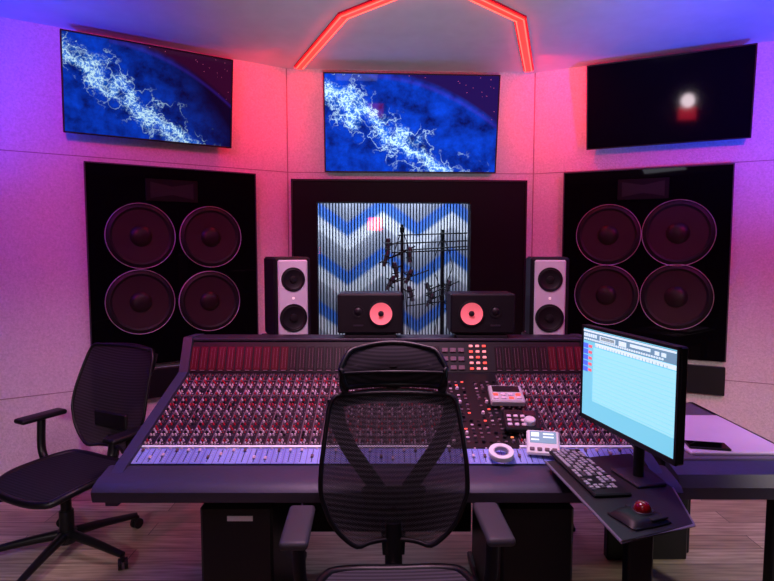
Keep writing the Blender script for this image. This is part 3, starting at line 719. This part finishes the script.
pc = Vector((.70, 1.92, TRZ)); t = root('keyboard', pc, 'dark low-profile keyboard with pale key legends on the side table', 'keyboard', (0, 0, math.radians(-85)))
b = B(); box(b, (0, 0, .007), (.40, .125, .012), .004); mk('case', b, 'black', t)
kb = [0]
def keyrow(y, ws, x0):
    x = x0
    for wd_ in ws:
        if wd_ > 0:
            bq = B(); box(bq, (x+wd_/2, y, .015), (wd_-.005, .0130, .004), .001, seg=1); mk('key', bq, 'legend' if kb[0] % 4 else 'key', t, smooth=False); kb[0] += 1
        x += abs(wd_)
k_ = .0172
keyrow(.048, [k_, -k_*.5]+[k_]*4+[-k_*.4]+[k_]*4+[-k_*.4]+[k_]*4+[-.008]+[k_]*3, -.192)
keyrow(.028, [k_]*13+[k_*1.8]+[-.006]+[k_]*3+[-.006]+[k_]*2, -.192)
keyrow(.009, [k_*1.5]+[k_]*12+[k_*1.3]+[-.006]+[k_]*3+[-.006]+[k_]*2, -.192)
keyrow(-.010, [k_*1.8]+[k_]*11+[k_*2]+[-.006-3*k_]+[-.006]+[k_]*2, -.192)
keyrow(-.029, [k_*2.3]+[k_]*10+[k_*2.5]+[-.006-k_]+[k_]+[-k_]+[-.006]+[k_]*2, -.192)
keyrow(-.048, [k_*1.3]*3+[k_*6]+[k_*1.3]*4+[-.012]+[k_]*3+[-.006]+[k_]*2, -.192)
pt = at_z(639, 512, TRZ+.02); t = root('trackball', (pt.x, pt.y, TRZ), 'black trackball mouse with shiny dark red ball', 'trackball', (0, 0, math.radians(-70)))
b = B()
def tb(i, j):
    a = (i-.5)*2; c = (j-.5)*2; wx = .060*(1-.18*c*c*(1 if c < 0 else .3)); return Vector((a*wx, c*.068, .004+.020*max(0, (1-a**4))*max(0, (1-c**4))**.7))
grid(b, tb, 14, 14); box(b, (0, 0, .003), (.115, .13, .006), .002); mk('body', b, 'black', t)
b = B(); bmesh.ops.create_uvsphere(b, u_segments=24, v_segments=16, radius=.025, matrix=T(0, .012, .027)); mk('ball', b, 'ball', t)
b = B(); lathe(b, [(.025, 0), (.029, .002), (.031, 0)], T(0, .012, .025), 32); mk('ball_ring', b, 'charcoal', t)
for s in (-1, 1): b = B(); box(b, (s*.043, .027, .018), (.022, .06, .006), .002); mk('mouse_button', b, 'satin', t)

# ------------------------------------------------------------------ chairs
def chair(loc, rz, label, head, lean=.16, bw=1.0, sw=1.0, zb_=.555, zt_=1.055, zoff=0, spin=.35, ax=.305, br=.33):
    t = root('office_chair', loc, label, 'chair', (0, 0, rz), 'black mesh office chairs')
    def seatf(i, j):
        a = (i-.5)*2; c = (j-.5)*2
        k = (1-.16*abs(c)**4); wx = .255*k*sw; kk = (1-.14*abs(a)**4)
        return Vector((a*wx, c*.24*kk*sw-.01, .475+zoff+.012*a*a-.028*max(0, -c)**3+.006*c))
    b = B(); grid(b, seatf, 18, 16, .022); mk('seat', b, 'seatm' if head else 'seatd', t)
    b = B(); out = [seatf(i/10, 0) for i in range(11)]+[seatf(1, j/10) for j in range(1, 11)]+[seatf(1-i/10, 1) for i in range(1, 11)]+[seatf(0, 1-j/10) for j in range(1, 10)]
    tube(b, [p-Vector((0, 0, .01)) for p in out], .018, n=2, closed=True); mk('seat_frame', b, 'frame', t)
    b = B(); box(b, (0, .0, .42+zoff), (.20, .26, .055), .012); box(b, (0, .16, .435+zoff), (.10, .16, .035), .008); mk('tilt_mechanism', b, 'black', t)
    tab = [(0, .125), (.03, .150), (.10, .185), (.20, .215), (.38, .245), (.55, .242), (.75, .230), (.92, .218), (.98, .208), (1, .195)]
    def wv(v):
        for (a, x), (c, y) in zip(tab, tab[1:]):
            if v <= c: return (x+(y-x)*(v-a)/(c-a))*bw
        return tab[-1][1]*bw
    def bk(i, j, dy=0):
        a = (i-.5)*2; z = zb_+(zt_-zb_)*j
        y = .245+lean*(z-zb_)-.035*math.sin(j*PI)*.6-.045*a*a+dy+.03*(1-j)**3
        return Vector((a*wv(j), y, z))
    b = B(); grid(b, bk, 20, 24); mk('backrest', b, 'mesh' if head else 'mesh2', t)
    N = 14; out = [bk(0, j/N) for j in range(N+1)]+[bk(i/6, 1) for i in range(1, 6)]+[bk(1, 1-j/N) for j in range(N+1)]+[bk(1-i/6, 0) for i in range(1, 6)]
    b = B(); tube(b, out, .008, n=3, closed=True); mk('back_frame', b, 'frame', t)
    b = B()
    for s in (-1, 1):
        tube(b, [bk(.5+s*.47, .97, .016), bk(.5+s*.43, .84, .018), bk(.5+s*.33, .66, .022), bk(.5+s*.20, .48, .026), bk(.5+s*.09, .30, .03), bk(.5+s*.05, .1, .03), Vector((s*.01, .27, zb_-.05))], .028, flat=.4, up=(0, 1, 0))
    tube(b, [bk(.06, .965, .016), bk(.5, .975, .03), bk(.94, .965, .016)], .026, flat=.5, up=(0, 1, 0))
    tube(b, [Vector((0, .16, .43+zoff)), Vector((0, .27, .46+zoff)), Vector((0, .285, zb_+.06))], .030)
    mk('back_support', b, 'frame', t)
    b = B(); box(b, (0, .272, zb_+.145), (.22*bw, .018, .09), .008); mk('lumbar_support', b, 'frame', t)
    if head:
        hz0, hz1 = 1.080, 1.222
        def hd(i, j):
            a = (i-.5)*2; c = (j-.5)*2
            wx = .184*(1-.08*abs(c)**3)-(.010 if c < 0 else .022*c); zz = hz0+(hz1-hz0)*j-.020*a*a*(1 if c > 0 else -.3)
            return Vector((a*wx, .315+lean*.2*j-.05*a*a+.025*c*c, zz))
        b = B(); grid(b, hd, 18, 10, .022); mk('headrest', b, 'mesh2', t)
        out = [hd(0, j/5) for j in range(6)]+[hd(i/8, 1) for i in range(1, 8)]+[hd(1, 1-j/5) for j in range(6)]+[hd(1-i/8, 0) for i in range(1, 8)]
        b = B(); tube(b, out, .009, n=3, closed=True); tube(b, [hd(i/8, .34)+Vector((0, -.004, 0)) for i in range(9)], .006, n=2); mk('headrest_frame', b, 'frame', t)
        b = B(); tube(b, [Vector((0, .335, 1.0)), Vector((0, .355, 1.08)), Vector((0, .34, 1.15))], .024, flat=.6, up=(0, 1, 0)); mk('headrest_stem', b, 'frame', t)
    for s in (-1, 1):
        b = B(); tube(b, [Vector((s*.10, .08, .425+zoff)), Vector((s*.24, .09, .43+zoff)), Vector((s*(ax-.01), .10, .50+zoff)), Vector((s*ax, .11, .675+zoff))], .021); a_ = mk('armrest', b, 'frame', t)
        b = B(); box(b, (s*ax, .11, .690+zoff), (.086, .25, .028), .013, seg=3); mk('arm_pad', b, 'pad' if head else 'black', a_)
    b = B(); cyl(b, (0, 0, .30), .025, .24); cyl(b, (0, 0, .17), .034, .14); mk('gas_lift', b, 'black', t)
    b = B(); cyl(b, (0, 0, .105), .045, .07)
    for k in range(5):
        a = k*2*PI/5+spin; tube(b, [Vector((.03*math.cos(a), .03*math.sin(a), .115)), Vector((.17*math.cos(a), .17*math.sin(a), .10)), Vector((br*math.cos(a), br*math.sin(a), .072))], .026, r2=.016)
    mk('star_base', b, 'frame', t)
    for k in range(5):
        a = k*2*PI/5+spin; m = T(br*math.cos(a), br*math.sin(a), .028) @ RZ(a+.8+k)
        b = B(); box(b, (0, 0, .025), (.018, .035, .03), .006, m=m); c_ = mk('caster', b, 'black', t)
        for s in (-1, 1): b = B(); cyl(b, (0, 0, s*.014), .028, .016, m=m @ RY(PI/2)); mk('wheel', b, 'black', c_)
    return t
chair((.032, 1.585, 0), math.radians(2), 'black mesh office chair with headrest in front of the mixing console', True)
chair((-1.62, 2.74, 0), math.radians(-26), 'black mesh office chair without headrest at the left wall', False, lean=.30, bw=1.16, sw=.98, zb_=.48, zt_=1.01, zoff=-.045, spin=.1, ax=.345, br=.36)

# ------------------------------------------------------------------ lamps behind the camera seen as reflections
nR = Matrix.Rotation(TR, 3, 'Z') @ (Matrix.Rotation(TILT, 3, 'X') @ Vector((0, -1, 0)))
def bounce(px, py, P, n, Y):
    h_ = hit(px, py, P, n); d_ = (h_-CAM).normalized(); r_ = d_-2*d_.dot(n)*n
    return h_+r_*((Y-h_.y)/r_.y)
q1 = bounce(687, 108, pR, nR, -2.5); q2 = bounce(375, 224, WF.pt(0, 0, -.03), WF.n, -2.5)
q1.z = min(2.6, max(.5, q1.z)); q2.z = min(2.6, max(.5, q2.z))
for q_, lab, both in ((q1, 'white and red glowing lamp panel on the rear wall', True), (q2, 'plain red glowing lamp panel on the rear wall', False)):
    t = root('wall_lamp', (q_.x, -2.55, q_.z), lab, 'lamp')
    b = B(); box(b, (0, 0, 0), (.34, .06, .5), .01); mk('housing', b, 'black', t)
    b = B(); box(b, (0, .034, -.09 if both else 0), (.30, .01, .22 if both else .26), .004); mk('red_panel', b, 'lampr', t)
    if both: b = B(); lathe(b, [(.12, 0), (.11, .02), (0, .03)], T(0, .03, .12) @ RX(-PI/2), 24); mk('white_panel', b, 'lampw', t)

# ------------------------------------------------------------------ lights
def area(name, loc, target, size, power, col, spread=180):
    l = bpy.data.lights.new(name, 'AREA'); l.energy = power; l.color = col; l.size = size; l.spread = math.radians(spread)
    o = bpy.data.objects.new(name, l); COL.objects.link(o); o.location = loc
    o.rotation_euler = (Vector(target)-Vector(loc)).to_track_quat('-Z', 'Y').to_euler(); return o
def spot(name, loc, target, ang, power, col, blend=.8, rad=.06):
    l = bpy.data.lights.new(name, 'SPOT'); l.energy = power; l.color = col; l.spot_size = math.radians(ang); l.spot_blend = blend; l.shadow_soft_size = rad
    o = bpy.data.objects.new(name, l); COL.objects.link(o); o.location = loc
    o.rotation_euler = (Vector(target)-Vector(loc)).to_track_quat('-Z', 'Y').to_euler(); return o
spot('pink_wash_left', (-1.35, 1.5, 2.87), (-1.0, 4.1, 1.7), 102, 106, (1, .008, .20), 1, .05)
spot('pink_wash_right', (2.1, 1.5, 2.87), (1.5, 4.2, 1.7), 102, 116, (1, .008, .16), 1, .05)
spot('violet_left', (-2.6, 1.5, 2.87), (-2.5, 3.2, 2.1), 80, 52, (.16, .025, 1), 1, .05)
spot('pink_right', (2.75, 1.6, 2.87), (2.6, 3.8, 1.5), 80, 22, (.8, .08, .60), 1, .05)
spot('red_glow_left', (-.66, 3.90, 2.87), (-1.05, 4.2, 2.5), 115, 24, (1, .003, .020), 1, .03)
spot('red_glow_right', (1.03, 4.0, 2.87), (1.42, 4.4, 2.5), 115, 26, (1, .003, .020), 1, .03)
spot('blue_ceiling_left', (-2.1, 1.2, 1.2), (-2.5, 2.5, 2.92), 78, 470, (.010, .045, 1), 1)
spot('blue_ceiling_right', (2.2, 1.3, 1.2), (2.6, 2.8, 2.92), 84, 560, (.010, .06, 1), 1)
spot('ceiling_fill', (.2, .1, 1.2), (.35, 2.9, 2.92), 56, 215, (.78, .86, 1), 1.0)
area('soft_front', (0, .1, 2.86), (0, 2.2, .5), .6, 7, (.82, .84, 1))
area('console_down', (0, 1.9, 2.86), (0, 2.4, .8), .6, 21, (1, .52, .78), 105)
spot('low_left', (-1.5, .8, 1.2), (-2.1, 3.2, .1), 62, 46, (1, .82, .88), 1.0)
spot('low_right', (2.1, 1.0, 1.6), (2.2, 3.0, .0), 75, 120, (1, .86, .78), 1.0)
lp = WF.pt(uc, 2.7, -1.2)
area('live_room_light', lp, WF.pt(uc, 1.4, -2.05), 1.2, 62, (.70, .80, 1))
w = bpy.data.worlds.new('world'); S.world = w; w.use_nodes = True
w.node_tree.nodes['Background'].inputs[0].default_value = (.10, .05, .14, 1); w.node_tree.nodes['Background'].inputs[1].default_value = .06
